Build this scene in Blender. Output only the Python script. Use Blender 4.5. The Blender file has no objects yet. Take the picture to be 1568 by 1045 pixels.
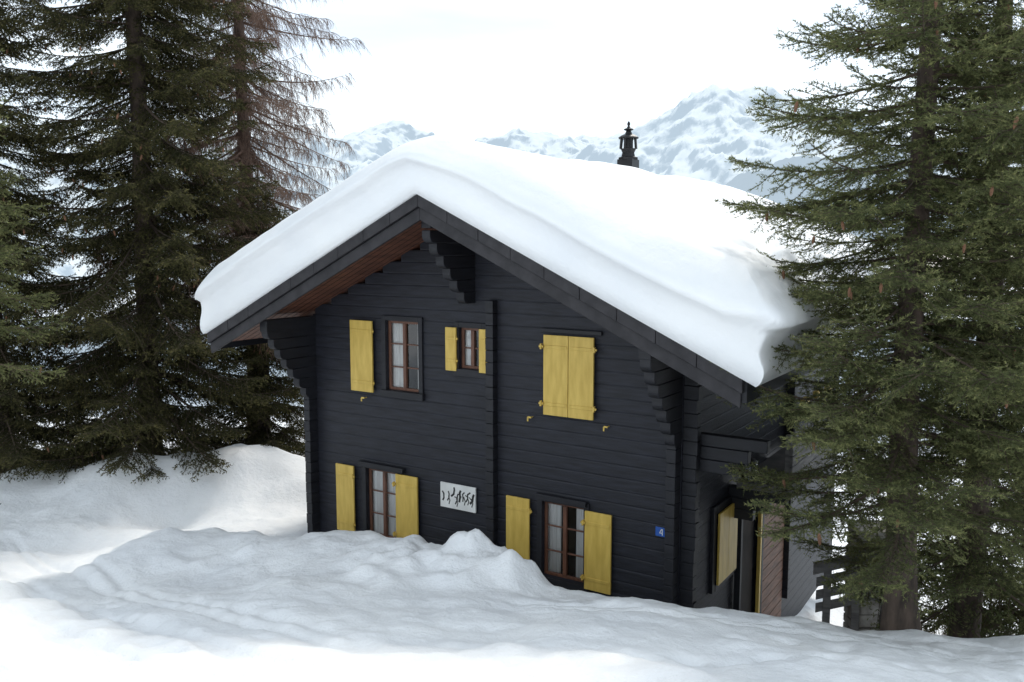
import bpy, math, random
import numpy as np
from mathutils import Vector, Matrix
R=np.random.RandomState(7); random.seed(7)
sc=bpy.context.scene; col=sc.collection
# ---------------------------------------------------------------- helpers
def link(o,parent=None):
    col.objects.link(o)
    if parent: o.parent=parent
    return o
def empty(name,loc=(0,0,0),rz=0):
    e=bpy.data.objects.new(name,None); e.location=loc; e.rotation_euler=(0,0,rz); e.empty_display_size=.5
    return link(e)
def mesh(name,v,f,mat=None,parent=None,smooth=False,bevel=0):
    m=bpy.data.meshes.new(name); m.from_pydata([tuple(map(float,p)) for p in v],[],[tuple(int(i) for i in q) for q in f]); m.update()
    if mat: m.materials.append(mat)
    if smooth: m.polygons.foreach_set('use_smooth',[True]*len(m.polygons))
    o=link(bpy.data.objects.new(name,m),parent)
    if bevel:
        b=o.modifiers.new('b','BEVEL'); b.width=bevel; b.segments=2; b.limit_method='ANGLE'
    return o
class MB:
    def __init__(s): s.v=[]; s.f=[]
    def add(s,v,f):
        n=len(s.v); s.v+=list(v); s.f+=[tuple(i+n for i in q) for q in f]
    def box(s,x0,x1,y0,y1,z0,z1):
        s.add([(x0,y0,z0),(x1,y0,z0),(x1,y1,z0),(x0,y1,z0),(x0,y0,z1),(x1,y0,z1),(x1,y1,z1),(x0,y1,z1)],
              [(0,3,2,1),(4,5,6,7),(0,1,5,4),(1,2,6,5),(2,3,7,6),(3,0,4,7)])
    def prism(s,poly,axis,a,b):
        n=len(poly)
        def P(p,t): return (t,p[0],p[1]) if axis=='x' else ((p[0],t,p[1]) if axis=='y' else (p[0],p[1],t))
        s.add([P(p,a) for p in poly]+[P(p,b) for p in poly],
              [tuple(range(n))[::-1],tuple(range(n,2*n))]+[(i,(i+1)%n,n+(i+1)%n,n+i) for i in range(n)])
    def tube(s,p0,p1,r0,r1,n=6):
        p0=Vector(p0);p1=Vector(p1);d=(p1-p0).normalized()
        a=d.orthogonal().normalized();b=d.cross(a)
        vs=[]
        for p,r in((p0,r0),(p1,r1)):
            for i in range(n):
                t=2*math.pi*i/n; vs.append(tuple(p+a*math.cos(t)*r+b*math.sin(t)*r))
        s.add(vs,[(i,(i+1)%n,n+(i+1)%n,n+i) for i in range(n)]+[tuple(range(n))[::-1],tuple(range(n,2*n))])
    def lathe(s,prof,cx,cy,n=16):
        vs=[];fs=[]
        for r,z in prof:
            for i in range(n):
                t=2*math.pi*i/n; vs.append((cx+r*math.cos(t),cy+r*math.sin(t),z))
        for k in range(len(prof)-1):
            for i in range(n): fs.append((k*n+i,k*n+(i+1)%n,(k+1)*n+(i+1)%n,(k+1)*n+i))
        fs.append(tuple(range((len(prof)-1)*n,len(prof)*n))); fs.append(tuple(range(n))[::-1])
        s.add(vs,fs)
    def obj(s,name,mat,parent=None,smooth=False,bevel=0): return mesh(name,s.v,s.f,mat,parent,smooth,bevel)

_tab=R.rand(256,256)
def vn(x,y,o=0):
    x=np.asarray(x,float)+o*17.3; y=np.asarray(y,float)+o*9.7
    xi=np.floor(x).astype(int); yi=np.floor(y).astype(int); fx=x-xi; fy=y-yi
    fx=fx*fx*fx*(fx*(fx*6-15)+10); fy=fy*fy*fy*(fy*(fy*6-15)+10)
    a=_tab[xi%256,yi%256];b=_tab[(xi+1)%256,yi%256];c=_tab[xi%256,(yi+1)%256];d=_tab[(xi+1)%256,(yi+1)%256]
    return (a*(1-fx)+b*fx)*(1-fy)+(c*(1-fx)+d*fx)*fy
def rvn(x,y,o=0):
    return vn(.82*x-.57*y,.57*x+.82*y,o)
def fbm(x,y,n=4,o=0,g=.5):
    s=0;a=1;t=0
    for k in range(n):
        q=vn if k%2==0 else rvn
        s=s+a*(q(x*2**k,y*2**k,o+k)-.5); t+=a; a*=g
    return s/t*2
def ridged(x,y,n=6,o=0,g=.5):
    s=0;a=1;t=0
    for k in range(n):
        q=rvn if k%2==0 else vn
        s=s+a*(1-np.abs(q(x*2.1**k,y*2.1**k,o+k)*2-1)); t+=a; a*=g
    return s/t
def sstep(a,b,x):
    t=np.clip((x-a)/(b-a),0,1); return t*t*(3-2*t)

# ---------------------------------------------------------------- materials
def M(name):
    m=bpy.data.materials.new(name); m.use_nodes=True; nt=m.node_tree
    return m,nt,nt.nodes['Principled BSDF']
def N(nt,t,**k):
    n=nt.nodes.new(t)
    for a,b in k.items(): setattr(n,a,b)
    return n
def ramp(nt,src,stops):
    r=N(nt,'ShaderNodeValToRGB'); e=r.color_ramp.elements
    while len(e)<len(stops): e.new(.5)
    for i,(p,c) in enumerate(stops): e[i].position=p; e[i].color=(*c,1)
    nt.links.new(src,r.inputs[0]); return r
def noise_mat(name,c1,c2,scale=(1,1,1),ns=5,rough=.7,bump=.2,bscale=30,detail=6,bdist=.01,lo=.35,hi=.65,metal=0):
    m,nt,b=M(name)
    tc=N(nt,'ShaderNodeTexCoord'); mp=N(nt,'ShaderNodeMapping'); mp.inputs['Scale'].default_value=scale
    nt.links.new(tc.outputs['Object'],mp.inputs[0])
    n=N(nt,'ShaderNodeTexNoise'); n.inputs['Scale'].default_value=ns; n.inputs['Detail'].default_value=detail
    nt.links.new(mp.outputs[0],n.inputs['Vector'])
    r=ramp(nt,n.outputs['Fac'],[(lo,c1),(hi,c2)]); nt.links.new(r.outputs[0],b.inputs['Base Color'])
    n2=N(nt,'ShaderNodeTexNoise'); n2.inputs['Scale'].default_value=bscale; n2.inputs['Detail'].default_value=5
    nt.links.new(mp.outputs[0],n2.inputs['Vector'])
    bp=N(nt,'ShaderNodeBump'); bp.inputs['Strength'].default_value=bump; bp.inputs['Distance'].default_value=bdist
    nt.links.new(n2.outputs['Fac'],bp.inputs['Height']); nt.links.new(bp.outputs[0],b.inputs['Normal'])
    b.inputs['Roughness'].default_value=rough; b.inputs['Metallic'].default_value=metal
    return m
m_wall=noise_mat('dark_stained_wood',(.0055,.0062,.0105),(.0155,.017,.027),(1,1,9),2.5,.60,.7,14,bdist=.008)
m_wall2=noise_mat('dark_stained_trim',(.0055,.006,.009),(.012,.0125,.018),(1,1,6),3,.6,.4,14,bdist=.004)
m_fascia=noise_mat('weathered_fascia_wood',(.012,.011,.014),(.028,.026,.030),(2,6,2),3,.65,.4,16,bdist=.004)
m_soffit=noise_mat('red_brown_soffit_wood',(.10,.038,.022),(.18,.072,.042),(8,1,8),2,.6,.3,14)
m_winwood=noise_mat('red_brown_window_wood',(.10,.042,.025),(.17,.075,.045),(6,6,1),4,.5,.2,20)
m_brown=noise_mat('porch_brown_wood',(.11,.055,.035),(.22,.11,.07),(1,1,8),3,.65,.4,14)
m_grey=noise_mat('weathered_grey_wood',(.10,.097,.095),(.19,.18,.175),(1,1,7),3,.75,.4,14)
m_yellow=noise_mat('yellow_shutter_paint',(.55,.37,.07),(.68,.48,.11),(4,4,.8),3,.5,.25,18,bdist=.003)
m_iron=noise_mat('black_iron',(.008,.008,.009),(.018,.017,.018),(1,1,1),8,.45,.2,30,metal=.3)
m_white=noise_mat('white_sign_paint',(.68,.68,.66),(.80,.80,.78),(1,1,1),5,.5,.1,20)
m_black=noise_mat('black_sign_paint',(.01,.01,.01),(.02,.02,.02),(1,1,1),5,.5,.1,20)
m_blue=noise_mat('blue_enamel',(.02,.09,.38),(.03,.12,.45),(1,1,1),5,.3,.05,20)
m_curtain=noise_mat('curtain_cloth',(.70,.67,.66),(.88,.87,.86),(14,1,.5),3,.9,.2,6)
m_inside=noise_mat('dark_interior',(.02,.017,.015),(.05,.04,.035),(1,1,1),2,.9,.1,6)
m_stone=noise_mat('pale_stone',(.26,.24,.22),(.48,.46,.43),(1,1,1),6,.9,.8,12,bdist=.03)
m_bark=noise_mat('spruce_bark',(.04,.03,.024),(.11,.08,.062),(1,1,.35),9,.95,1,16,bdist=.03)
m_lbark=noise_mat('larch_bark',(.07,.048,.04),(.18,.125,.10),(1,1,.3),8,.95,1,14,bdist=.03)
m_twig=noise_mat('spruce_twig_bark',(.05,.035,.025),(.10,.07,.05),(1,1,1),8,.9,.1,20)
m_ltwig=noise_mat('larch_twig_bark',(.12,.075,.055),(.24,.155,.115),(1,1,1),3,.9,.1,20)
m_cone=noise_mat('spruce_cone',(.12,.055,.028),(.22,.11,.06),(1,1,1),30,.8,.5,60)
m_glass,nt,b=M('window_glass'); nt.nodes.remove(b); out=nt.nodes['Material Output']
tr=N(nt,'ShaderNodeBsdfTransparent'); gl=N(nt,'ShaderNodeBsdfGlossy'); gl.inputs['Roughness'].default_value=.02
mx=N(nt,'ShaderNodeMixShader'); fr=N(nt,'ShaderNodeFresnel'); fr.inputs[0].default_value=1.5
tr.inputs[0].default_value=(.95,.97,.97,1)
ma=N(nt,'ShaderNodeMath',operation='MULTIPLY_ADD'); ma.inputs[1].default_value=1.2; ma.inputs[2].default_value=.04
nt.links.new(fr.outputs[0],ma.inputs[0]); nt.links.new(ma.outputs[0],mx.inputs[0]); nt.links.new(tr.outputs[0],mx.inputs[1]); nt.links.new(gl.outputs[0],mx.inputs[2]); nt.links.new(mx.outputs[0],out.inputs[0])
def snow_mat(name,fine=1.0):
    m,nt,b=M(name)
    tc=N(nt,'ShaderNodeTexCoord')
    n=N(nt,'ShaderNodeTexNoise'); n.inputs['Scale'].default_value=.8; n.inputs['Detail'].default_value=4
    nt.links.new(tc.outputs['Object'],n.inputs['Vector'])
    r=ramp(nt,n.outputs['Fac'],[(.3,(.84,.86,.885)),(.7,(.92,.93,.935))]); nt.links.new(r.outputs[0],b.inputs['Base Color'])
    n2=N(nt,'ShaderNodeTexNoise'); n2.inputs['Scale'].default_value=9; n2.inputs['Detail'].default_value=7; n2.inputs['Roughness'].default_value=.65
    nt.links.new(tc.outputs['Object'],n2.inputs['Vector'])
    bp=N(nt,'ShaderNodeBump'); bp.inputs['Strength'].default_value=.75*fine; bp.inputs['Distance'].default_value=.05
    nt.links.new(n2.outputs['Fac'],bp.inputs['Height']); nt.links.new(bp.outputs[0],b.inputs['Normal'])
    b.inputs['Roughness'].default_value=.6; b.inputs['Specular IOR Level'].default_value=.2
    return m
m_snow=snow_mat('snow',1.0); m_rsnow=snow_mat('roof_snow_surface',.35)
def needle_mat(name,dark,mid,tipc):
    m,nt,b=M(name); out=nt.nodes['Material Output']; nt.nodes.remove(b)
    oi=N(nt,'ShaderNodeObjectInfo'); at=N(nt,'ShaderNodeAttribute'); at.attribute_name='tip'
    r=ramp(nt,oi.outputs['Random'],[(0,dark),(1,mid)])
    mix=N(nt,'ShaderNodeMix',data_type='RGBA'); nt.links.new(at.outputs['Fac'],mix.inputs[0])
    nt.links.new(r.outputs[0],mix.inputs[6]); mix.inputs[7].default_value=(*tipc,1)
    b=N(nt,'ShaderNodeBsdfDiffuse'); nt.links.new(mix.outputs[2],b.inputs[0])
    t=N(nt,'ShaderNodeBsdfTranslucent'); nt.links.new(mix.outputs[2],t.inputs[0])
    ms=N(nt,'ShaderNodeMixShader'); ms.inputs[0].default_value=.33
    nt.links.new(b.outputs[0],ms.inputs[1]); nt.links.new(t.outputs[0],ms.inputs[2]); nt.links.new(ms.outputs[0],out.inputs[0])
    return m
m_needle=needle_mat('spruce_needles',(.062,.079,.040),(.12,.138,.066),(.28,.285,.12))
m_needle_d=needle_mat('dark_spruce_needles',(.028,.034,.020),(.060,.064,.031),(.16,.14,.06))

# ---------------------------------------------------------------- camera
cam=bpy.data.cameras.new('camera'); co=link(bpy.data.objects.new('camera',cam))
cam.sensor_width=36; cam.lens=36*1300/1568; cam.clip_end=30000; cam.clip_start=.1
co.location=(0,0,5); co.rotation_euler=(math.radians(90)-math.atan(145/1300),0,0); sc.camera=co

# ---------------------------------------------------------------- light
AZ=math.radians(27); EL=math.radians(47)
w=bpy.data.worlds.new('World'); sc.world=w; w.use_nodes=True; nt=w.node_tree
bg=nt.nodes['Background']; sky=N(nt,'ShaderNodeTexSky',sky_type='NISHITA'); sky.sun_disc=False
sky.sun_elevation=EL; sky.sun_rotation=AZ; sky.air_density=1.0; sky.dust_density=2.0; sky.ozone_density=1.5; sky.altitude=1500
tc=N(nt,'ShaderNodeTexCoord'); mp=N(nt,'ShaderNodeMapping'); mp.inputs['Scale'].default_value=(1,1,6)
nz=N(nt,'ShaderNodeTexNoise'); nz.inputs['Scale'].default_value=1.6; nz.inputs['Detail'].default_value=5
nt.links.new(tc.outputs['Generated'],mp.inputs[0]); nt.links.new(mp.outputs[0],nz.inputs['Vector'])
rr=ramp(nt,nz.outputs['Fac'],[(.35,(.45,.45,.45)),(.65,(.85,.85,.85))])
mx=N(nt,'ShaderNodeMix',data_type='RGBA'); nt.links.new(rr.outputs[0],mx.inputs[0]); nt.links.new(sky.outputs[0],mx.inputs[6]); mx.inputs[7].default_value=(9.2,10.0,10.4,1)
nt.links.new(mx.outputs[2],bg.inputs[0]); bg.inputs[1].default_value=.15
S=Vector((math.sin(AZ)*math.cos(EL),math.cos(AZ)*math.cos(EL),math.sin(EL)))
sl=bpy.data.lights.new('sun','SUN'); sl.energy=2.3; sl.angle=math.radians(8); sl.color=(1,.95,.87)
so=link(bpy.data.objects.new('sun',sl)); so.rotation_euler=S.to_track_quat('Z','Y').to_euler(); so.location=(20,30,40)
sc.view_settings.view_transform='Standard'; sc.view_settings.look='None'; sc.view_settings.exposure=0

# ---------------------------------------------------------------- terrain
def segd(x,y,a,b):
    ax,ay=a;bx,by=b; dx,dy=bx-ax,by-ay; t=np.clip(((x-ax)*dx+(y-ay)*dy)/(dx*dx+dy*dy),0,1)
    return np.hypot(x-ax-t*dx,y-ay-t*dy)
def G(x,y,cx,cy,s,h,sy=None):
    sy=sy or s; return h*np.exp(-((x-cx)/s)**2-((y-cy)/sy)**2)
feet=[]
for k in range(12): feet.append((1.2+k*.40+R.randn()*.04,7.05+.13*(k%2)+k*.03,.14))
for k in range(9): feet.append((2.3+k*.47+R.randn()*.03,8.1+.13*(k%2)-k*.03,.12))
for k in range(12): feet.append((-5.2+k*.3,10.2-.42*k+.12*(k%2),.08))
clods=[(R.uniform(-2.1,.45),R.uniform(10.3,11.3),R.uniform(.08,.30),R.uniform(.02,.09)) for _ in range(55)]+[(R.uniform(-6.5,-2.0),R.uniform(12.0,13.6),R.uniform(.08,.26),R.uniform(.01,.06)) for _ in range(70)]
def ground_h(x,y):
    p=3.3-.255*y-.092*np.clip(x-1.5,0,30)
    p=np.minimum(p,9)
    base=-.35
    k=.35; z=(p+base)/2+np.sqrt(((p-base)/2)**2+k*k*.3)-.06
    crest=np.interp(x,[-8,-3.5,-1.4,0.1,2.1,5,12,60],[14.6,14.4,12.3,11.0,10.2,9.65,9.3,9])
    drop=np.interp(x,[-4,-2.5,0,3,6,14],[0,.30,.8,1.3,1.5,1.8])
    d=y-crest
    z=z-drop*sstep(-.25,1.1,d)
    z=z-np.interp(x,[0,6,20],[0,.13,.25])*np.clip(d-1,0,30)
    z=z+.34*np.exp(-(segd(x,y,(-5.8,13.6),(-1.6,12.2))/1.0)**2)*(1-sstep(.2,1.1,d)*.6)
    wx=x+.18*fbm(x/.5,y/.5,2,90); wy=y+.18*fbm(x/.5,y/.5,2,93)
    pile=np.exp(-(np.hypot((wx+.70)/1.2,(wy-11.35)/.75))**3.4)
    z=z+.28*pile+G(wx,wy,-.62,11.5,.36,.20,.4)+G(x,y,-1.9,11.9,.6,.10)+G(wx,wy,-.1,11.25,.3,.10)
    z=z+G(x,y,-5.9,19,1.8,.95,1.5)+G(x,y,-8.0,17.6,1.3,.8,1.0)+G(x,y,-6.9,16.5,.8,-.35)+G(x,y,-11,18,2.2,.6)-G(x,y,-7.6,14.6,1.2,.16,.6)
    z=z+.26*fbm(x/2.6,y/2.6,3,3)*sstep(8,13,y)+.12*fbm(x/1.1,y/1.1,3,8)
    z=z+pile*.16*fbm(x/.33,y/.33,4,5,.6)+.020*fbm(x/.16,y/.16,2,12)+.04*fbm(x/.45,y/.45,2,14)
    near=(np.abs(x+2.5)<5)&(np.abs(y-12.5)<3)
    for cx,cy,r,h in clods:
        q=((x-cx)**2+(y-cy)**2)/(r*r); z=z+np.where(near,h*np.exp(-q),0)
    for off in(0,.24,1.1,1.34,2.3,2.6,-1.2):
        yy=12.2+off-(x+9)*.95+.18*fbm(x/3,x*0+off,2,50)
        dd=np.abs(y-yy)/1.38
        z=z-.07*np.exp(-(dd/.07)**2)*sstep(-10,-8,x)*(1-sstep(-2.6,-1.0,x))
    for off in(0,.3,1.0):
        yy=9.3+off*.8-(x-0)*.22+.1*fbm(x/2,x*0+off,2,52)
        z=z-.06*np.exp(-((y-yy)/.06)**2)*sstep(-.5,.6,x)
    for fx,fy,h in feet:
        z=z-h*np.exp(-(((x-fx)/.12)**2+((y-fy)/.085)**2))
    far=np.clip(y-27,0,None)
    z=z-np.where(far<1500,far*.28,420)+14*fbm(x/90,y/90,4,20)*sstep(60,200,np.hypot(x,y))
    return z
def axis(lo,hi,st,far,g):
    a=list(np.arange(lo,hi,st)); s=st; v=a[-1]
    while v<far: s*=g; v+=s; a.append(v)
    s=st; v=a[0]; b=[]
    while v>-far: s*=g; v-=s; b.append(v)
    return np.array(b[::-1]+a)
def grid(name,xs,ys,fn,mat,smooth=True,parent=None):
    X,Y=np.meshgrid(xs,ys); Z=fn(X,Y); nx,ny=len(xs),len(ys)
    co_=np.stack([X,Y,Z],-1).reshape(-1,3).astype(np.float32)
    i=np.arange(nx*ny).reshape(ny,nx); q=np.stack([i[:-1,:-1],i[:-1,1:],i[1:,1:],i[1:,:-1]],-1).reshape(-1,4)
    m=bpy.data.meshes.new(name); m.vertices.add(len(co_)); m.vertices.foreach_set('co',co_.ravel())
    m.loops.add(q.size); m.loops.foreach_set('vertex_index',q.ravel().astype(np.int32))
    m.polygons.add(len(q)); m.polygons.foreach_set('loop_start',(np.arange(len(q))*4).astype(np.int32))
    m.update(calc_edges=True); m.materials.append(mat)
    m.polygons.foreach_set('use_smooth',np.ones(len(q),bool))
    return link(bpy.data.objects.new(name,m),parent)
grid('snow_ground',axis(-9,7.5,.05,12000,1.07),axis(5,16,.05,12000,1.07),ground_h,m_snow)

peaks=[(706,3000,545,.55),(880,3060,535,.45),(1100,3300,490,.4),(1500,3600,500,.45),(450,3050,370,.6),(127,3600,540,.55),(260,3700,480,.5),(-20,3750,440,.6),
 (-640,4500,640,.4),(-420,4600,620,.45),(-150,4700,630,.5),(100,5200,670,.45),(420,4900,660,.45),(640,4900,650,.45),(-1100,4600,620,.4),(-1700,4300,560,.4),(-2600,4500,600,.4),(-3400,4700,640,.4),(2200,3600,600,.4),(3200,3800,640,.4)]
def mount_h(x,y):
    z=np.full(x.shape,-700.)
    wx=x+110*fbm(x/420,y/420,5,31); wy=y+110*fbm(x/420,y/420,5,37)
    for px,py,h,s in peaks:
        dx=wx-px; dy=(wy-py)*.9; d=np.hypot(dx,dy); th_=np.arctan2(dy,dx)
        ribs=(ridged(th_*2.2+px*.01,d/900,4,int(abs(px))%7+50,.6)-.65)*np.minimum(d,700)*.22
        z=np.maximum(z,h-s*d+ribs)
    r=ridged(wx/520,wy/520,8,40,.56)
    return z+(r-.72)*210
m_mt,nt,b=M('snow_mountain_painted_haze'); out=nt.nodes['Material Output']
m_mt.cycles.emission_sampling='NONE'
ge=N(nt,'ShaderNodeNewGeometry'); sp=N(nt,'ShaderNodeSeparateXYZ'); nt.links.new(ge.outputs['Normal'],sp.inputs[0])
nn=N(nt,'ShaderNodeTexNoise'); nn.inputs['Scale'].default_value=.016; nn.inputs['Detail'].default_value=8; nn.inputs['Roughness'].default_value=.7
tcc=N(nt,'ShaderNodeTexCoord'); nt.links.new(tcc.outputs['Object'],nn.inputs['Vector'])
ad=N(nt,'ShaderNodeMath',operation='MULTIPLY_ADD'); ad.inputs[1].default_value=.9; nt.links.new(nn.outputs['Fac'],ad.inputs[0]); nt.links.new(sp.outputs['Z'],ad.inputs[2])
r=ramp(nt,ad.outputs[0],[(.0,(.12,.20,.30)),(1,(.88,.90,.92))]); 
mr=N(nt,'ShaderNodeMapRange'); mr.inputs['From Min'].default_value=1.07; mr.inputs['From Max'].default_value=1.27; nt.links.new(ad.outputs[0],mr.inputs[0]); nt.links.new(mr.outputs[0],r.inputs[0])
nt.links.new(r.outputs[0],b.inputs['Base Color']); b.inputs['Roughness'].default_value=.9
em=N(nt,'ShaderNodeEmission'); em.inputs[0].default_value=(.74,.88,.98,1); em.inputs[1].default_value=1.0  # distance haze painted in as an even pale blue glow over snow and rock
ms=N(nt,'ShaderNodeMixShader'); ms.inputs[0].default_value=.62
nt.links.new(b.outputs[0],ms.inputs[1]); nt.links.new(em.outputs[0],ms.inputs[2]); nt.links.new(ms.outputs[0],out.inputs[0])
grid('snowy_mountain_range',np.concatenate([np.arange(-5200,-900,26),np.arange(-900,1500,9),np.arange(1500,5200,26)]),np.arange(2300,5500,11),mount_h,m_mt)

# ---------------------------------------------------------------- chalet
HX,HY=-.31,13.0; RZ=-math.atan2(.5417,.8406)
H=empty('wooden_chalet',(HX,HY,0),RZ)
UL,UR,UC=-3.95,3.12,-.38
RS=.475; RZ0=5.71
def roofz(u): return RZ0-RS*abs(u-UC)
DEP=9.8
openings=[(-2.13,-1.43,2.60,3.77),(-.61,-.17,3.08,3.73),(-2.63,-1.92,-.03,1.18),(.93,1.64,.02,1.18)]
def log_front(z,row=.19):
    t=(z/row)%1.0
    e=min(t,1-t)*row
    return .006*max(0,1-(e/.014)) if e<.014 else 0.0
def wall(name,u0,u1,z0,ztop,ops,place,row=.19,th=.14):
    mb=MB(); k0=math.floor(z0/row)
    z=k0*row
    while z<6.2:
        za,zb=z,z+row; cuts=sorted({za,zb,*[c for o in ops for c in o[2:] if za<c<zb]})
        jit=random.uniform(-.002,.002)
        for a,bz in zip(cuts[:-1],cuts[1:]):
            zm=(a+bz)/2
            lo,hi=u0,u1
            if ztop is not None:
                hw=(ztop-a)/RS
                if hw<=0.02: continue
                lo=max(u0,UC-hw); hi=min(u1,UC+hw)
            segs=[(lo,hi)]
            for o in ops:
                if o[2]<zm<o[3]:
                    ns=[]
                    for s,e in segs:
                        if o[1]<=s or o[0]>=e: ns.append((s,e)); continue
                        if o[0]>s: ns.append((s,o[0]))
                        if o[1]<e: ns.append((o[1],e))
                    segs=ns
            zs=[a]+[za+d for d in(.008,.02,row-.02,row-.008) if a<za+d<bz]+[bz]
            prof=[(log_front(q-za if q<zb-1e-6 else 1e-6,row)+jit,q) for q in zs]
            prof=[(p+0.0,q) for p,q in prof]+[(th,bz),(th,a)]
            for s,e in segs:
                if e-s>.02: place(mb,prof,s,e)
        z+=row
        if ztop is None and z>3.6: break
    return mb
fw=wall('facade',UL,UR,-1.6,5.42,openings,lambda mb,p,s,e: mb.prism(p,'x',s,e))
fw.obj('facade_log_wall',m_wall,H)
sw=wall('side',.0,DEP,-2.6,None,[(2.45,3.4,-2.6,1.0)],lambda mb,p,s,e: mb.prism([(UR-a,z) for a,z in p][::-1],'y',s,e))
sw.obj('side_log_wall',m_wall,H)
lw=wall('lside',.0,DEP,-1.6,None,[],lambda mb,p,s,e: mb.prism([(UL+a,z) for a,z in p],'y',s,e))
lw.obj('left_log_wall',m_wall,H)
mb=MB(); mb.prism([(UL,-2),(UR,-2),(UR,3.7),(UC,5.4),(UL,3.7)],'y',DEP-.1,DEP); mb.obj('rear_gable_wall',m_wall,H)
mb=MB(); mb.box(UL+.2,UR-.2,1.6,1.7,-1.5,4.3); mb.box(UL+.2,UR-.2,.2,1.6,2.05,2.2); mb.box(UL+.2,UR-.2,.2,1.6,-.7,-.6); mb.box(-.05,.05,.2,1.6,-.6,4.2); mb.obj('interior_partition',m_inside,H)
mb=MB(); row=.19
for k in range(-9,24):
    z0=k*row+.003; z1=(k+1)*row-.003; j=lambda a:random.uniform(-a,a)
    if -7<k<22 and z1<4.35: mb.box(-.035,.105,-.13+j(.005),.0,z0,z1)
    if z1<3.75:
        mb.box(UR-.15,UR-.012,-.20+j(.008),-.0,z0,z1); mb.box(UR+.0,UR+.20+j(.012),.02,.16,z0+row/2-.0,z1+row/2)
        mb.box(UL+.012,UL+.15,-.20+j(.008),0,z0,z1); mb.box(UL-.20+j(.012),UL,.02,.16,z0+row/2,z1+row/2)
    if z1<3.6:
        for wq in (5.2,):
            mb.box(UR,UR+.16,wq,wq+.14,z0,z1)
mb.obj('crossed_log_ends',m_wall2,H,bevel=.007)
def bracket(mb,u,ztop,n,L,wd=.15,h=.185):
    for i in range(n):
        zt=ztop-i*h; l=L*(1-i/n)**.9+.10
        r=h*.55; zb=zt-h+.006
        pts=[(.0,zb),(.0,zt),(-l,zt)]
        for a in range(0,7):
            t=math.pi/2*a/6
            pts.append((-l+ (r*(1-math.cos(t))) , zt-(h-.006-r) - r*math.sin(t)))
        pts=[(0,zb),(0,zt)]+pts[2:]
        mb.prism(pts,'x',u-wd/2,u+wd/2)
mb=MB()
bracket(mb,UC,5.23,6,1.02); bracket(mb,UL+.08,3.62,7,1.0); bracket(mb,UR-.08,3.62,7,1.0)
mb.obj('carved_roof_brackets',m_wall2,H,bevel=.01)
mb=MB()
for u in (UC,UL+.08,UR-.08,UC-1.9,UC+1.9):
    zt=roofz(u)-.23-(0.02 if u==UC else .05)
    mb.box(u-.085,u+.085,-1.12 if u in(UC,UL+.08,UR-.08) else 0.02,.3,zt-.2,zt)
mb.obj('purlins',m_wall2,H,bevel=.01)
E=4.68; W0,W1=-1.2,DEP+1.2
def slope(mb,sgn,t0,t1,w0,w1,e0=0,e1=E,eps=0):
    a=UC+sgn*e0; b_=UC+sgn*e1
    z=lambda u,t: RZ0-RS*abs(u-UC)-t
    pts=[(a,z(a,t0)),(b_,z(b_,t0)),(b_,z(b_,t1)),(a,z(a,t1))]
    mb.prism(pts,'y',w0,w1)
mb=MB()
for s in(-1,1): slope(mb,s,.0,.10,W0,W1)
mb.obj('roof_deck',m_fascia,H)
mb=MB()
for s in(-1,1): slope(mb,s,.102,.19,W0+.03,W1-.03,0,E-.05)
mb.obj('soffit_boards',m_soffit,H)
mb=MB()
for s in(-1,1):
    for q in range(0,7): slope(mb,s,.192,.197,W0+.08+q*.17,W0+.088+q*.17,0,E-.06)
mb.obj('soffit_seams',m_wall2,H)
mb=MB()
for s in(-1,1):
    n=9
    for i in range(n):
        e0=E*i/n; e1=E*(i+1)/n+(.03 if i==n-1 else -.004)
        slope(mb,s,-.03+random.uniform(-.006,.006),.15,W0-.10-random.uniform(0,.008),W0-.003,e0,e1)
    slope(mb,s,.154,.34,W0-.055,W0-.003,0,E-.0)
    slope(mb,s,-.03,.17,W1+.003,W1+.10,0,E+.03)
mb.obj('barge_boards',m_fascia,H,bevel=.010)
mb=MB()
for s in(-1,1):
    u=UC+s*(E+.0); z=RZ0-RS*E
    x0,x1=(u+.002,u+.06) if s>0 else (u-.06,u-.002)
    mb.box(x0,x1,W0-.02,W1,z-.28,z-.02)
    for q in range(0,16):
        wq=.3+q*.62
        pts=[(UC+s*(abs((UR-UC)) +.0),RZ0-RS*3.5-.2),(UC+s*(E-.15),RZ0-RS*(E-.15)-.2),(UC+s*(E-.15),RZ0-RS*(E-.15)-.30),(UC+s*3.5,RZ0-RS*3.5-.34)]
        mb.prism(pts,'y',wq,wq+.1)
mb.obj('eave_boards_and_rafters',m_wall2,H)
def shutter(mb,u0,u1,z0,z1,w=-.05,planks=2,th=.035):
    g=.003; n=planks
    for i in range(n):
        a=u0+(u1-u0)*i/n+g/2; b_=u0+(u1-u0)*(i+1)/n-g/2
        mb.box(a,b_,w-th,w,z0,z1)
    for zz in(z0+.14,z1-.20): mb.box(u0+.02,u1-.02,w-th-.010,w-th-.0005,zz,zz+.05)
def hinge(mb,u,z,w=-.05):
    mb.box(u-.035,u+.035,w-.072,w-.052,z-.015,z+.015); mb.box(u-.010,u+.010,w-.085,w-.04,z-.04,z+.04)
ys=MB(); hg=MB()
SH=[(-2.89,-2.39,2.53,3.75,1),(-.84,-.63,3.04,3.73,1),(-.19,-.045,3.05,3.73,1),(.97,1.385,2.52,3.71,1),(1.392,1.80,2.52,3.71,1),(-3.3,-2.88,-.03,1.18,1),(-1.92,-1.45,-.02,1.19,1),(.31,.73,-.03,1.18,1),(1.68,2.11,-.01,1.17,1)]
for a,b_,c,d,n in SH:
    shutter(ys,a,b_,c,d,planks=n)
ys.obj('yellow_shutters',m_yellow,H,bevel=.005)
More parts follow.
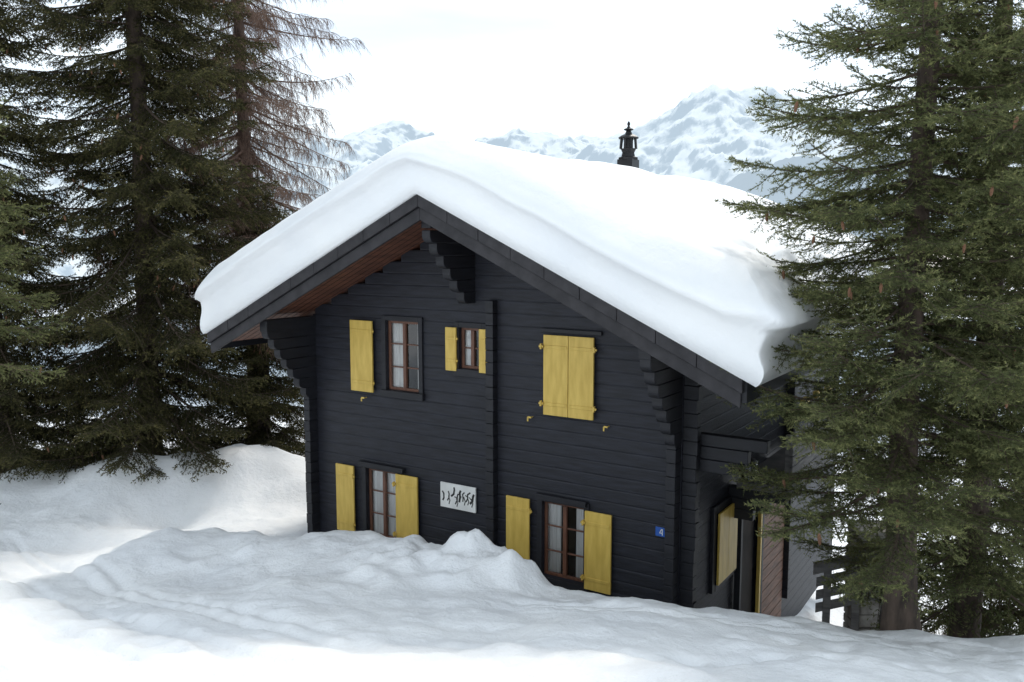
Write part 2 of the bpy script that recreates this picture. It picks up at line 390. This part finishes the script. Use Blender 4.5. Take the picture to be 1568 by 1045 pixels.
for u,z0,z1 in[(-2.36,2.53,3.75),(-.61,3.04,3.73),(-.045,3.05,3.73),(.95,2.52,3.71),(1.83,2.52,3.71),(-2.86,-.03,1.18),(-1.93,-.02,1.19),(.76,-.03,1.18),(1.67,0,1.17)]:
    hinge(hg,u,z0+.17); hinge(hg,u,z1-.17)
for u,z in[(.75,2.45),(2.02,2.45),(-2.6,2.42)]:
    hg.tube((u,-.01,z),(u,-.09,z),.008,.008); hg.box(u-.04,u+.02,-.1,-.085,z-.01,z+.015); hg.box(u-.05,u-.03,-.1,-.085,z-.06,z+.0)
hg.obj('shutter_hinges',m_yellow,H)
fr_=MB(); cs=MB(); gls=MB(); cur=MB()
def window(u0,u1,z0,z1,rows,curt,dbl=True):
    t=.085
    cs.box(u0-t,u0-.002,-.04,.03,z0-t,z1+t); cs.box(u1+.002,u1+t,-.04,.03,z0-t,z1+t)
    cs.box(u0-.001,u1+.001,-.038,.03,z1+.002,z1+t); cs.box(u0-t-.02,u1+t+.02,-.07,.03,z0-t-.03,z0-.002)
    a,b_=.045,.085; f=.045
    fr_.box(u0,u0+f,a,b_,z0,z1); fr_.box(u1-f,u1,a,b_,z0,z1); fr_.box(u0+f,u1-f,a,b_,z0,z0+f); fr_.box(u0+f,u1-f,a,b_,z1-f,z1)
    um=(u0+u1)/2
    if dbl: fr_.box(um-.03,um+.03,a-.012,b_,z0+f,z1-f)
    for i in range(1,rows):
        zz=z0+(z1-z0)*i/rows
        for p,q in(((u0+f,um-.03),(um+.03,u1-f)) if dbl else ((u0+f,u1-f),)):
            fr_.box(p,q,a+.008,b_-.008,zz-.011,zz+.011)
    gls.add([(u0+f,.072,z0+f),(u1-f,.072,z0+f),(u1-f,.072,z1-f),(u0+f,.072,z1-f)],[(0,1,2,3)])
    for p,q,zb in curt:
        n=24; vs=[];fs=[]
        for i in range(n+1):
            uu=p+(q-p)*i/n; ww=.110+.010*math.sin(i*1.9)+.005*math.sin(i*.7)
            vs+=[(uu,ww,zb),(uu,ww+.01,z1)]
        for i in range(n): fs.append((2*i,2*i+2,2*i+3,2*i+1))
        cur.add(vs,fs)
o=openings
window(*o[0],3,[(-2.13,-1.86,2.6),(-1.56,-1.43,2.6)])
window(*o[1],2,[(-.61,-.48,3.0)],True)
window(*o[2],3,[(-2.63,-2.30,-.03),(-2.27,-1.92,-.03)])
window(*o[3],3,[(.93,1.18,.0),(1.44,1.64,0)])
fr_.obj('window_frames',m_winwood,H,bevel=.004); cs.obj('window_casings',m_wall2,H,bevel=.005); gls.obj('window_panes',m_glass,H); cur.obj('curtains',m_curtain,H,smooth=True)
mb=MB(); mb.box(.90,1.9,-.045,-.01,3.74,3.80); mb.box(-2.75,-1.75,-.10,-.012,1.215,1.30); mb.box(.85,1.7,-.10,-.012,1.215,1.30); mb.obj('window_head_boards',m_wall2,H,bevel=.006)
mb=MB(); mb.box(-.99,-.29,-.05,-.022,.78,1.19); mb.obj('sign_board',m_white,H,bevel=.004)
mb=MB(); rs=random.Random(4)
def stroke(pts,wd):
    for (a,b_) in zip(pts[:-1],pts[1:]):
        d=Vector((b_[0]-a[0],b_[1]-a[1])); n=Vector((-d.y,d.x)).normalized()*wd/2; e=d.normalized()*wd*.25
        q=[(a[0]-e.x+n.x,a[1]-e.y+n.y),(b_[0]+e.x+n.x,b_[1]+e.y+n.y),(b_[0]+e.x-n.x,b_[1]+e.y-n.y),(a[0]-e.x-n.x,a[1]-e.y-n.y)]
        k=len(mb.v)*1e-6
        mb.add([(x,-.0515-k,z) for x,z in q],[(3,2,1,0)])
for i in range(8):
    cx=-.93+i*.078+rs.uniform(-.015,.015); cz=.99+rs.uniform(-.05,.08)
    lean=rs.uniform(-.02,.08); L_=rs.uniform(.05,.1)
    stroke([(cx,cz-L_),(cx+lean*.6+.01,cz-.02),(cx+lean,cz+.05),(cx+lean+rs.uniform(-.03,.05),cz+.085)],.022+rs.random()*.018)
    if rs.random()<.6: stroke([(cx+.03,cz-.12),(cx+.05,cz-.06),(cx+.02,cz+.01)],.018)
    if rs.random()<.6: stroke([(cx-.015,cz+.03),(cx+.04,cz+rs.uniform(-.04,.03))],.018)
mb.obj('sign_silhouettes',m_black,H)
mb=MB(); mb.box(2.77,2.95,-.035,-.02,.99,1.12); mb.obj('house_number_plate',m_blue,H,bevel=.003)
mb=MB(); mb.box(2.868,2.88,-.039,-.0355,1.01,1.10); mb.box(2.83,2.868,-.039,-.0355,1.035,1.046); mb.add([(2.83,-.039,1.046),(2.842,-.039,1.046),(2.868,-.039,1.095),(2.858,-.039,1.10)],[(0,1,2,3)]); mb.obj('house_number_digit',m_white,H)
mb=MB()
def sshut(w0,w1,z0,z1,u):
    m_=(w0+w1)/2
    mb.box(u,u+.035,w0,m_-.003,z0,z1); mb.box(u,u+.035,m_+.003,w1,z0,z1)
sshut(1.35,2.2,-.12,1.0,UR+.07)
mb.box(UR+.06,UR+.12,3.45,3.53,-2.5,1.05)
mb.obj('side_yellow_shutter_and_post',m_yellow,H,bevel=.005)
mb=MB(); u=UR
for a in[(1.22,1.34,-.22,1.12),(2.21,2.33,-.22,1.12)]: mb.box(u+.002,u+.055,*a)
mb.box(u+.002,u+.06,1.341,2.209,1.003,1.12); mb.box(u+.002,u+.06,1.341,2.209,-.22,-.125)
mb.box(u+.02,u+.12,2.35,2.44,-2.5,1.1); mb.box(u+.02,u+.12,3.55,3.64,-2.5,1.1)
mb.obj('side_window_surround',m_wall2,H,bevel=.005)
mb=MB()
for k in range(18): mb.box(UR+.03,UR+.07,3.66,5.15,-2.5+k*.2,-2.5+k*.2+.188)
mb.obj('porch_boarding',m_brown,H,bevel=.006)
mb=MB(); mb.box(UR-.05,UR+.0,2.45,3.4,-2.5,.98); mb.obj('porch_door',m_inside,H)
mb=MB()
mb.box(UR+.16,UR+1.0,1.9,7.5,1.28,1.40)
for k in range(4): mb.box(UR+.97,UR+1.01,1.85,7.5,1.42+k*.16,1.42+k*.16+.148)
for wq in(1.9,3.6,5.3,7.2): mb.box(UR+.88,UR+.96,wq,wq+.09,1.25,2.2)
mb.obj('side_balcony',m_grey,H,bevel=.008)
mb=MB()
for wq in(2.0,4.0,6.0):
    for i in range(3): mb.box(UR+.0,UR+.9-.25*i,wq,wq+.14,1.10-.17*i,1.265-.17*i)
mb.box(UR,UR+1.1,.18,.32,2.3,2.46); mb.box(UR,UR+.85,.18,.32,2.12,2.29); mb.box(UR,UR+.6,.18,.32,1.94,2.11)
mb.obj('balcony_brackets',m_wall2,H,bevel=.01)
mb=MB()
for wq in(2.5,3.3,4.1): mb.box(UR+.92,UR+1.0,wq,wq+.3,2.55,2.66)
mb.obj('balcony_yellow_trim',m_yellow,H,bevel=.004)
mb=MB(); mb.lathe([(.03,1.50),(.11,1.55),(.15,1.65),(.13,1.75),(.06,1.80)],3.55,1.62,16); mb.obj('wall_lamp_globe',m_glass,H,smooth=True)
mb=MB(); mb.lathe([(.13,1.79),(.10,1.83),(.03,1.86)],3.55,1.62,16); mb.tube((3.13,1.62,1.88),(3.55,1.62,1.88),.012,.012); mb.tube((3.55,1.62,1.88),(3.55,1.62,1.84),.01,.01); mb.obj('wall_lamp_bracket',m_iron,H)
cx,cw=-.35,5.55
mb=MB(); mb.box(cx-.17,cx+.17,cw-.17,cw+.17,5.4,6.78)
mb.lathe([(.21,6.78),(.21,6.82),(.15,6.84),(.13,6.92),(.17,7.0)],cx,cw,8)
for i in range(8):
    t=2*math.pi*i/8; x=math.cos(t);y=math.sin(t)
    mb.tube((cx+.17*x,cw+.17*y,7.0),(cx+.15*x,cw+.15*y,7.22),.028,.028,5)
mb.lathe([(.10,6.98),(.10,7.22)],cx,cw,8)
mb.lathe([(.20,7.2),(.21,7.23),(.15,7.27),(.08,7.30),(.05,7.36),(.10,7.38),(.10,7.40),(.045,7.42),(.02,7.46),(.035,7.50),(.02,7.54),(.004,7.56)],cx,cw,12)
mb.obj('chimney_pot',m_iron,H)
def roof_snow():
    ph=np.linspace(0,math.pi/2,30); pw=.58
    def edges(a,b,r0,r1,st):
        ea=a+r0*(1-np.cos(ph)**pw); fa=np.sin(ph)**pw
        eb=b-r1*(1-np.cos(ph[::-1])**pw); fb=np.sin(ph[::-1])**pw
        mid=np.arange(ea[-1]+st,eb[0]-st/2,st)
        x=np.concatenate([[a+.12],ea,mid,eb,[b-.12]]); f=np.concatenate([[0],fa,np.ones(len(mid)),fb,[0]])
        return x,f
    us,fu=edges(-5.12,4.50,.50,.32,.06); ws,fw_=edges(-1.36,DEP+1.4,.64,.6,.08)
    U,W=np.meshgrid(us,ws); F=np.minimum(1,np.outer(fw_,fu))
    base=RZ0-RS*np.abs(U-UC)+.035
    s=np.sqrt((U-UC)**2+.36)-.6
    top=6.56-.445*s+.08*fbm(U/1.6,W/1.6,3,60)+.02*fbm(U/.5,W/.5,2,61)
    top=top-.25*np.exp(-((U+.35)/.4)**2-((W-5.35)/.45)**2)
    rough=sstep(3.3,4.2,U)*sstep(.0,1.0,W)
    top=top+.32*rough*fbm(U/.35,W/.45,3,66)-.14*rough+.08*sstep(3.5,4.2,U)
    Z=base+(top-base)*F
    lay=.040*np.sin(F*12+1.2*fbm(U/2.5,W/2,2,70)+1)+.045*fbm(U/1.1,F*2.5,3,71)
    ledge=.12*sstep(.50,.56,F+.05*fbm(U/1.3,W*0,2,77))*(1-sstep(.80,1.0,F))
    bul=.10*np.sin(np.pi*np.clip(F,0,1))+lay*(F>0)*(F<.97)+ledge
    ff=np.outer(fw_,np.ones_like(fu)); front=(ff<1)&(W<0); back=(ff<1)&(W>3)
    W2=W-np.where(front,bul*np.sin(np.pi*np.clip(ff,0,1)*.9+.1),0)+np.where(back,bul*.5,0)
    gu=np.outer(np.ones_like(fw_),fu); U2=U+np.where(gu<1,np.where(U>0,1.7*bul,-.3*np.clip(bul,0,.12)),0)
    U2=U2+(.03+.28*sstep(.0,1.0,W)*(U>0))*fbm(W/.45,F*3,4,75,.6)*(gu<.98)*(gu>0)
    co_=np.stack([U2,W2,Z],-1).reshape(-1,3).astype(np.float32); ny,nx=U.shape
    i=np.arange(nx*ny).reshape(ny,nx); q=np.stack([i[:-1,:-1],i[:-1,1:],i[1:,1:],i[1:,:-1]],-1).reshape(-1,4)
    mesh('roof_snow',co_,q,m_rsnow,H,True)
roof_snow()

P=empty('wooden_stair_railing',(4.95,12.0,-.75),math.radians(-20)); mb=MB()
for x,h in((-.35,1.05),(.05,1.2),(.45,1.35)): mb.box(x,x+.11,0,.1,-1,h-.05)
mb.prism([(-.5,.90),(.6,1.33),(.6,1.47),(-.5,1.04)],'y',-.04,.13)
for q in range(3): mb.prism([(-.45,.30+q*.2),(.55,.69+q*.2),(.55,.83+q*.2),(-.45,.44+q*.2)],'y',.02,.06)
mb.obj('rails_and_posts',m_grey,P,bevel=.008)
P=empty('stone_pier',(5.5,12.4,-1.4)); mb=MB(); rs=random.Random(3)
z=0
while z<2.2:
    h=rs.uniform(.14,.24); x=-.34
    while x<.32:
        wd=rs.uniform(.18,.34); x2=min(.36,x+wd); mb.box(x+.008,x2-.008,-.3+rs.uniform(-.02,.02),.3,z+.008,z+h-.008); x=x2
    z+=h
mb.obj('stones',m_stone,P,bevel=.025)

# ---------------------------------------------------------------- trees
NW,NL=.011,.038
def needles(segs,step,per,ln,wd,tip):
    A=segs[:,0];B=segs[:,1];D=B-A; L=np.linalg.norm(D,axis=1); n=np.maximum(1,(L/step).astype(int))
    idx=np.repeat(np.arange(len(segs)),n*per); m=len(idx)
    t=R.rand(m)*1.04; d=D[idx]/L[idx][:,None]; p=A[idx]+D[idx]*t[:,None]
    rv=R.randn(m,3); rv[:,2]+=.35; rad=rv-(rv*d).sum(1)[:,None]*d; rad/=np.linalg.norm(rad,axis=1)[:,None]
    al=np.radians(R.uniform(25,60,m)); dr=d*np.cos(al)[:,None]+rad*np.sin(al)[:,None]
    side=np.cross(dr,R.randn(m,3)); side/=np.linalg.norm(side,axis=1)[:,None]
    l=ln*R.uniform(.7,1.15,m)
    tri=np.stack([p-side*wd/2,p+side*wd/2,p+dr*l[:,None]],1)
    a=np.clip(tip[idx]*(.3+.7*t)*R.uniform(.5,1.1,m),0,1)
    return tri,np.repeat(a,3)
def prisms(segs,r0,r1):
    A=segs[:,0];B=segs[:,1];D=B-A; D=D/np.linalg.norm(D,axis=1)[:,None]
    a=np.cross(D,np.array([.31,.2,.93])); a/=np.linalg.norm(a,axis=1)[:,None]; b=np.cross(D,a)
    out=[]
    ring=[]
    for k in range(3):
        t=2*math.pi*k/3; o=a*math.cos(t)+b*math.sin(t); ring.append((A+o*r0[:,None],B+o*r1[:,None]))
    for k in range(3):
        a0,b0=ring[k];a1,b1=ring[(k+1)%3]
        out.append(np.stack([a0,a1,b1],1)); out.append(np.stack([a0,b1,b0],1))
    return np.concatenate(out)
def trimesh(name,parts,mats,attr=None):
    tri=np.concatenate([p for p,_ in parts]); mi=np.concatenate([np.full(len(p),k) for p,k in parts])
    n=len(tri); m=bpy.data.meshes.new(name); m.vertices.add(n*3); m.vertices.foreach_set('co',tri.reshape(-1).astype(np.float32))
    m.loops.add(n*3); m.loops.foreach_set('vertex_index',np.arange(n*3,dtype=np.int32))
    m.polygons.add(n); m.polygons.foreach_set('loop_start',np.arange(n,dtype=np.int32)*3)
    m.polygons.foreach_set('material_index',mi.astype(np.int32)); m.update(calc_edges=True)
    for x in mats: m.materials.append(x)
    if attr is not None:
        a=m.attributes.new('tip','FLOAT','POINT'); full=np.zeros(n*3,np.float32); full[:len(attr)]=attr; a.data.foreach_set('value',full)
    return m
def nrm(v): return v/np.linalg.norm(v)
def spruce_branch(name,L,mn,dens=1.0,cones=0,s2step=.06,hang=0.0):
    droop=R.uniform(.15,.36)+hang*.15; up=R.uniform(.18,.40); sway=R.uniform(-.12,.12)
    def ax(t): return np.array([L*t*(1-.06*t),L*sway*t*t,L*(-droop*t+up*t**2.6)])
    n=10; pts=[ax(i/n) for i in range(n+1)]
    main=np.array([[pts[i],pts[i+1]] for i in range(n)]); seg1=[];seg2=[];tips=[];t1=[]
    w1=[]
    s=.12*L if L>1.2 else .05
    while s<L*.985:
        t=s/L; p=ax(t); d=nrm(ax(min(1,t+.02))-ax(t-.02))
        for sg in(-1,1):
            if R.rand()<.12: continue
            env=min(1.0,.3+1.5*t) if L>1.2 else 1
            ln=(.13+.36*L*(1-t)**.8*env)*R.uniform(.5,1.25); ln=min(ln,1.0)
            ang=math.radians(R.uniform(38,64)); 
            lat=np.array([-d[1],d[0],0]); lat=nrm(lat)*sg
            dd=nrm(d*math.cos(ang)+lat*math.sin(ang)+np.array([0,0,R.uniform(-.5,.22)-hang*.5]))
            k=max(2,int(ln/.16)); q=p.copy(); prev=q
            cur=dd.copy()
            for j in range(k):
                nx=prev+cur*ln/k; seg1.append([prev,nx]); t1.append(1.0 if j==k-1 else .15); w1.append((.005*(1-j/k)+.0015)*(ln/.5)**.5); 
                cur=nrm(cur+np.array([0,0,(-.10-hang*.2) if j<k-2 else .22-hang*.2])+d*.06)
                m=int((ln/k)/s2step)
                for z in range(m):
                    f=(z+.5)/m; pp=prev+(nx-prev)*f
                    frac=(j+f)/k
                    l2=(.06+.18*(1-frac)*min(1,ln/.5))*R.uniform(.6,1.2)
                    for s2 in(-1,1):
                        if R.rand()<.25: continue
                        a2=math.radians(R.uniform(38,60)); la=nrm(np.cross(cur,[0,0,1.]))*s2
                        d2=nrm(cur*math.cos(a2)+la*math.sin(a2)+np.array([0,0,R.uniform(-.75,.35)-hang*.5]))
                        seg2.append([pp,pp+d2*l2*(1+hang*.4)]); tips.append(R.uniform(.1,1.0) if l2<.16 else .4)
                prev=nx
        s+=R.uniform(.08,.13)
    seg1=np.array(seg1);seg2=np.array(seg2)
    na,ta=needles(seg2,.018/dens,2,NL,NW,np.array(tips)); nb,tb=needles(seg1,.014/dens,2,NL,NW,np.array(t1))
    nc,tc_=needles(main[4:],.012/dens,3,NL,NW,np.ones(len(main)-4)*.3)
    mr=np.linspace(.009*L+.004,.003,n+1)
    wood=np.concatenate([prisms(main,mr[:-1],mr[1:]),prisms(seg1,np.array(w1),np.array(w1)*.8)])
    parts=[(na,0),(nb,0),(nc,0),(wood,1)]
    if cones:
        cs=[]
        for _ in range(cones):
            e=seg1[R.randint(len(seg1)//2,len(seg1))][1]
            q=6; prof=[(0.004,0),(.016,-.02),(.019,-.05),(.014,-.09),(.004,-.11)]
            ring=[[e+np.array([r*math.cos(2*math.pi*i/q),r*math.sin(2*math.pi*i/q),z]) for i in range(q)] for r,z in prof]
            for a in range(4):
                for i in range(q):
                    j=(i+1)%q; cs.append([ring[a][i],ring[a][j],ring[a+1][j]]); cs.append([ring[a][i],ring[a+1][j],ring[a+1][i]])
        parts.append((np.array(cs),2))
    return trimesh(name,parts,[mn,m_twig,m_cone],np.concatenate([ta,tb,tc_]))
LENS=[.7,1.2,1.8,2.5,3.3]; NV=3
def protos(prefix,mn,dens,cones,s2,hang):
    c=bpy.data.collections.new(prefix)
    for li,L in enumerate(LENS):
        for v in range(NV):
            nm='%s_%02d'%(prefix,li*NV+v); m=spruce_branch(nm,L,mn,dens,cones if v==0 and li<4 else 0,s2,hang)
            c.objects.link(bpy.data.objects.new(nm,m))
    return c
cA=protos('spruce_branch',m_needle,.95,1,.06,.15)
NW,NL=.022,.052
cB=protos('dark_spruce_branch',m_needle_d,.42,4,.07,.55)
def larch_branch(name,L):
    droop=R.uniform(.25,.55); up=R.uniform(.1,.3); sway=R.uniform(-.15,.15)
    ax=lambda t: np.array([L*t,L*sway*t*t,L*(-droop*t+up*t**2.5)])
    n=10; P_=[ax(i/n) for i in range(n+1)]; segs=[[P_[i],P_[i+1]] for i in range(n)]; r0=list(np.linspace(.012*L,.004,n)); r1=list(np.linspace(.011*L,.003,n))
    s=.1
    while s<L:
        t=s/L; p=ax(t)
        for sg in(-1,1):
            if R.rand()<.15: continue
            ln=R.uniform(.25,.9)*(1.1-.5*t); d=nrm(np.array([R.uniform(.1,.7),sg*R.uniform(.3,1),R.uniform(-.4,.1)]))
            k=6; prev=p; 
            for j in range(k):
                nx=prev+d*ln/k; segs.append([prev,nx]); r0.append(.005*(1-j/k)+.0025); r1.append(.005*(1-(j+1)/k)+.0025)
                for z in range(2):
                    dd=nrm(d*.5+R.randn(3)*.35+np.array([0,0,-.75])); l2=R.uniform(.06,.32)
                    mid=nx+dd*l2*.5; e=mid+nrm(dd+np.array([0,0,-.5]))*l2*.5
                    segs+=[[nx,mid],[mid,e]]; r0+=[.0035,.0028]; r1+=[.0028,.002]
                d=nrm(d+np.array([0,0,-.22])+R.randn(3)*.06); prev=nx
        s+=R.uniform(.08,.15)
    return trimesh(name,[(prisms(np.array(segs),np.array(r0),np.array(r1)),0)],[m_ltwig])
cL=bpy.data.collections.new('larch_branch')
for li,L in enumerate(LENS):
    for v in range(NV):
        nm='larch_branch_%02d'%(li*NV+v); cL.objects.link(bpy.data.objects.new(nm,larch_branch(nm,L)))
_ng={}
def inst_group(c):
    if c.name in _ng: return _ng[c.name]
    g=bpy.data.node_groups.new('scatter_'+c.name,'GeometryNodeTree')
    g.interface.new_socket('Geometry',in_out='INPUT',socket_type='NodeSocketGeometry'); g.interface.new_socket('Geometry',in_out='OUTPUT',socket_type='NodeSocketGeometry')
    n=g.nodes; gi=n.new('NodeGroupInput'); go=n.new('NodeGroupOutput'); ip=n.new('GeometryNodeInstanceOnPoints'); ci=n.new('GeometryNodeCollectionInfo')
    ci.inputs['Collection'].default_value=c; ci.inputs['Separate Children'].default_value=True; ci.inputs['Reset Children'].default_value=True
    def na(name,t):
        a=n.new('GeometryNodeInputNamedAttribute'); a.data_type=t; a.inputs[0].default_value=name; return a.outputs[0]
    er=n.new('FunctionNodeEulerToRotation'); L=g.links.new
    L(gi.outputs[0],ip.inputs['Points']); L(ci.outputs[0],ip.inputs['Instance']); ip.inputs['Pick Instance'].default_value=True
    L(na('idx','INT'),ip.inputs['Instance Index']); L(na('rot','FLOAT_VECTOR'),er.inputs[0]); L(er.outputs[0],ip.inputs['Rotation']); L(na('scl','FLOAT'),ip.inputs['Scale']); L(ip.outputs[0],go.inputs[0])
    _ng[c.name]=g; return g
def scatter(nm,pts,rot,scl,idx,c,parent):
    me=bpy.data.meshes.new(nm); me.from_pydata(pts,[],[])
    a=me.attributes.new('rot','FLOAT_VECTOR','POINT'); a.data.foreach_set('vector',np.array(rot).ravel())
    a=me.attributes.new('scl','FLOAT','POINT'); a.data.foreach_set('value',np.array(scl))
    a=me.attributes.new('idx','INT','POINT'); a.data.foreach_set('value',np.array(idx,dtype=np.int32))
    f=link(bpy.data.objects.new(nm,me),parent)
    md=f.modifiers.new('branches','NODES'); md.node_group=inst_group(c); return f
def tree(name,x,y,Ht,Rm,c,bark,z0=.6,lean=(0,0),r_trunk=.16,spacing=.30,per=6,top_pow=.75,pit=(0.0,.0),seed=1,zb=None,fill=1.0,zvis=9,lmax=9.):
    rs=np.random.RandomState(seed)
    zb=float(ground_h(np.array([[x]]),np.array([[y]]))[0,0])-.15 if zb is None else zb
    e=empty(name,(x,y,zb)); n=22
    path=lambda t:(lean[0]*t+.05*math.sin(t*9+seed),lean[1]*t+.05*math.cos(t*7+seed),Ht*t)
    k=12; vs=[];fs=[]
    for i in range(n+1):
        t=i/n; px,py,pz=path(t); r=r_trunk*(1-t)**.85+.012+(.08*math.exp(-t*Ht/.35))
        for j in range(k):
            a=2*math.pi*j/k; rr=r*(1+.12*math.sin(3*a+seed)*math.exp(-t*Ht)) ; vs.append((px+rr*math.cos(a),py+rr*math.sin(a),pz))
    for i in range(n):
        for j in range(k): fs.append((i*k+j,i*k+(j+1)%k,(i+1)*k+(j+1)%k,(i+1)*k+j))
    mesh('trunk',vs,fs,bark,e,True)
    pts=[];rot=[];scl=[];idx=[]
    z=z0
    while z<Ht-.3:
        t=z/Ht; r=Rm*(1-t)**top_pow*min(1,.80+.5*z/Ht*3)
        a0=rs.rand()*6.28; m=per+rs.randint(-1,2)
        for j in range(m):
            if rs.rand()>fill: continue
            a=a0+2*math.pi*j/m+rs.randn()*.25; L=min(r*rs.uniform(.55,1.15),lmax)
            if L<.25: continue
            li=int(np.argmin([abs(q-L) for q in LENS])); zz=z+rs.uniform(-.12,.12)
            px,py,_=path(zz/Ht)
            pts.append((px,py,zz)); p=np.interp(t,[0,.5,1],[pit[0],pit[0]*.4+pit[1]*.6,-.75])+rs.randn()*.12
            rot.append((rs.randn()*.15,p,a)); scl.append(L/LENS[li]); idx.append(li*NV+rs.randint(NV))
        z+=spacing*rs.uniform(.75,1.25)*(1 if z<zvis else 1.6)
    scatter('foliage' if c is not cL else 'bare_branches',pts,rot,scl,idx,c,e)
    return e
tree('spruce_tree',4.6,9.7,14,2.85,cA,m_bark,z0=2.0,r_trunk=.17,pit=(-.02,-.10),seed=3,spacing=.25,per=7,fill=.95,top_pow=.6,lmax=2.35)
tree('spruce_tree',5.95,10.6,14,2.5,cA,m_bark,z0=2.0,r_trunk=.19,pit=(.02,-.05),seed=5,spacing=.29,fill=.95,top_pow=.6)
tree('spruce_tree',8.8,13.8,15,2.8,cB,m_bark,z0=1.0,r_trunk=.2,pit=(.12,0),seed=8,spacing=.36,fill=.9)
tree('spruce_tree',-8.3,19.2,24,4.1,cB,m_bark,z0=.4,r_trunk=.24,pit=(.12,.05),seed=11,top_pow=.6,spacing=.29,per=7,fill=.92,zvis=12)
tree('spruce_tree',-11.4,18.6,20,3.1,cB,m_bark,z0=.3,r_trunk=.22,pit=(.14,.05),seed=14,spacing=.31,per=7,fill=.9,zvis=12)
tree('spruce_tree',-8.3,12.2,15,2.2,cA,m_bark,z0=3.7,r_trunk=.2,pit=(.05,0),seed=19,spacing=.30,fill=.9)
tree('spruce_tree',-6.3,21.5,7.5,2.6,cB,m_bark,z0=.15,r_trunk=.12,pit=(.16,0),seed=22,spacing=.28,per=7,fill=.95)
tree('larch_tree',-6.9,22.4,21,4.6,cL,m_lbark,z0=4.0,r_trunk=.23,pit=(.1,-.1),seed=25,spacing=.30,per=6,zvis=13)
for x,y in((6.9,11.6),(8.2,11.9)):
    zb=float(ground_h(np.array([[x]]),np.array([[y]]))[0,0])-.05
    e=empty('leafless_shrub',(x,y,zb)); rs=np.random.RandomState(int(x*10))
    n=9; pts=[(rs.uniform(-.3,.3),rs.uniform(-.3,.3),0) for _ in range(n)]
    scatter('stems',pts,[(rs.rand()*6,-rs.uniform(.8,1.35),rs.rand()*6.28) for _ in range(n)],[rs.uniform(.6,1.0) for _ in range(n)],[rs.randint(3,6) for _ in range(n)],cL,e)
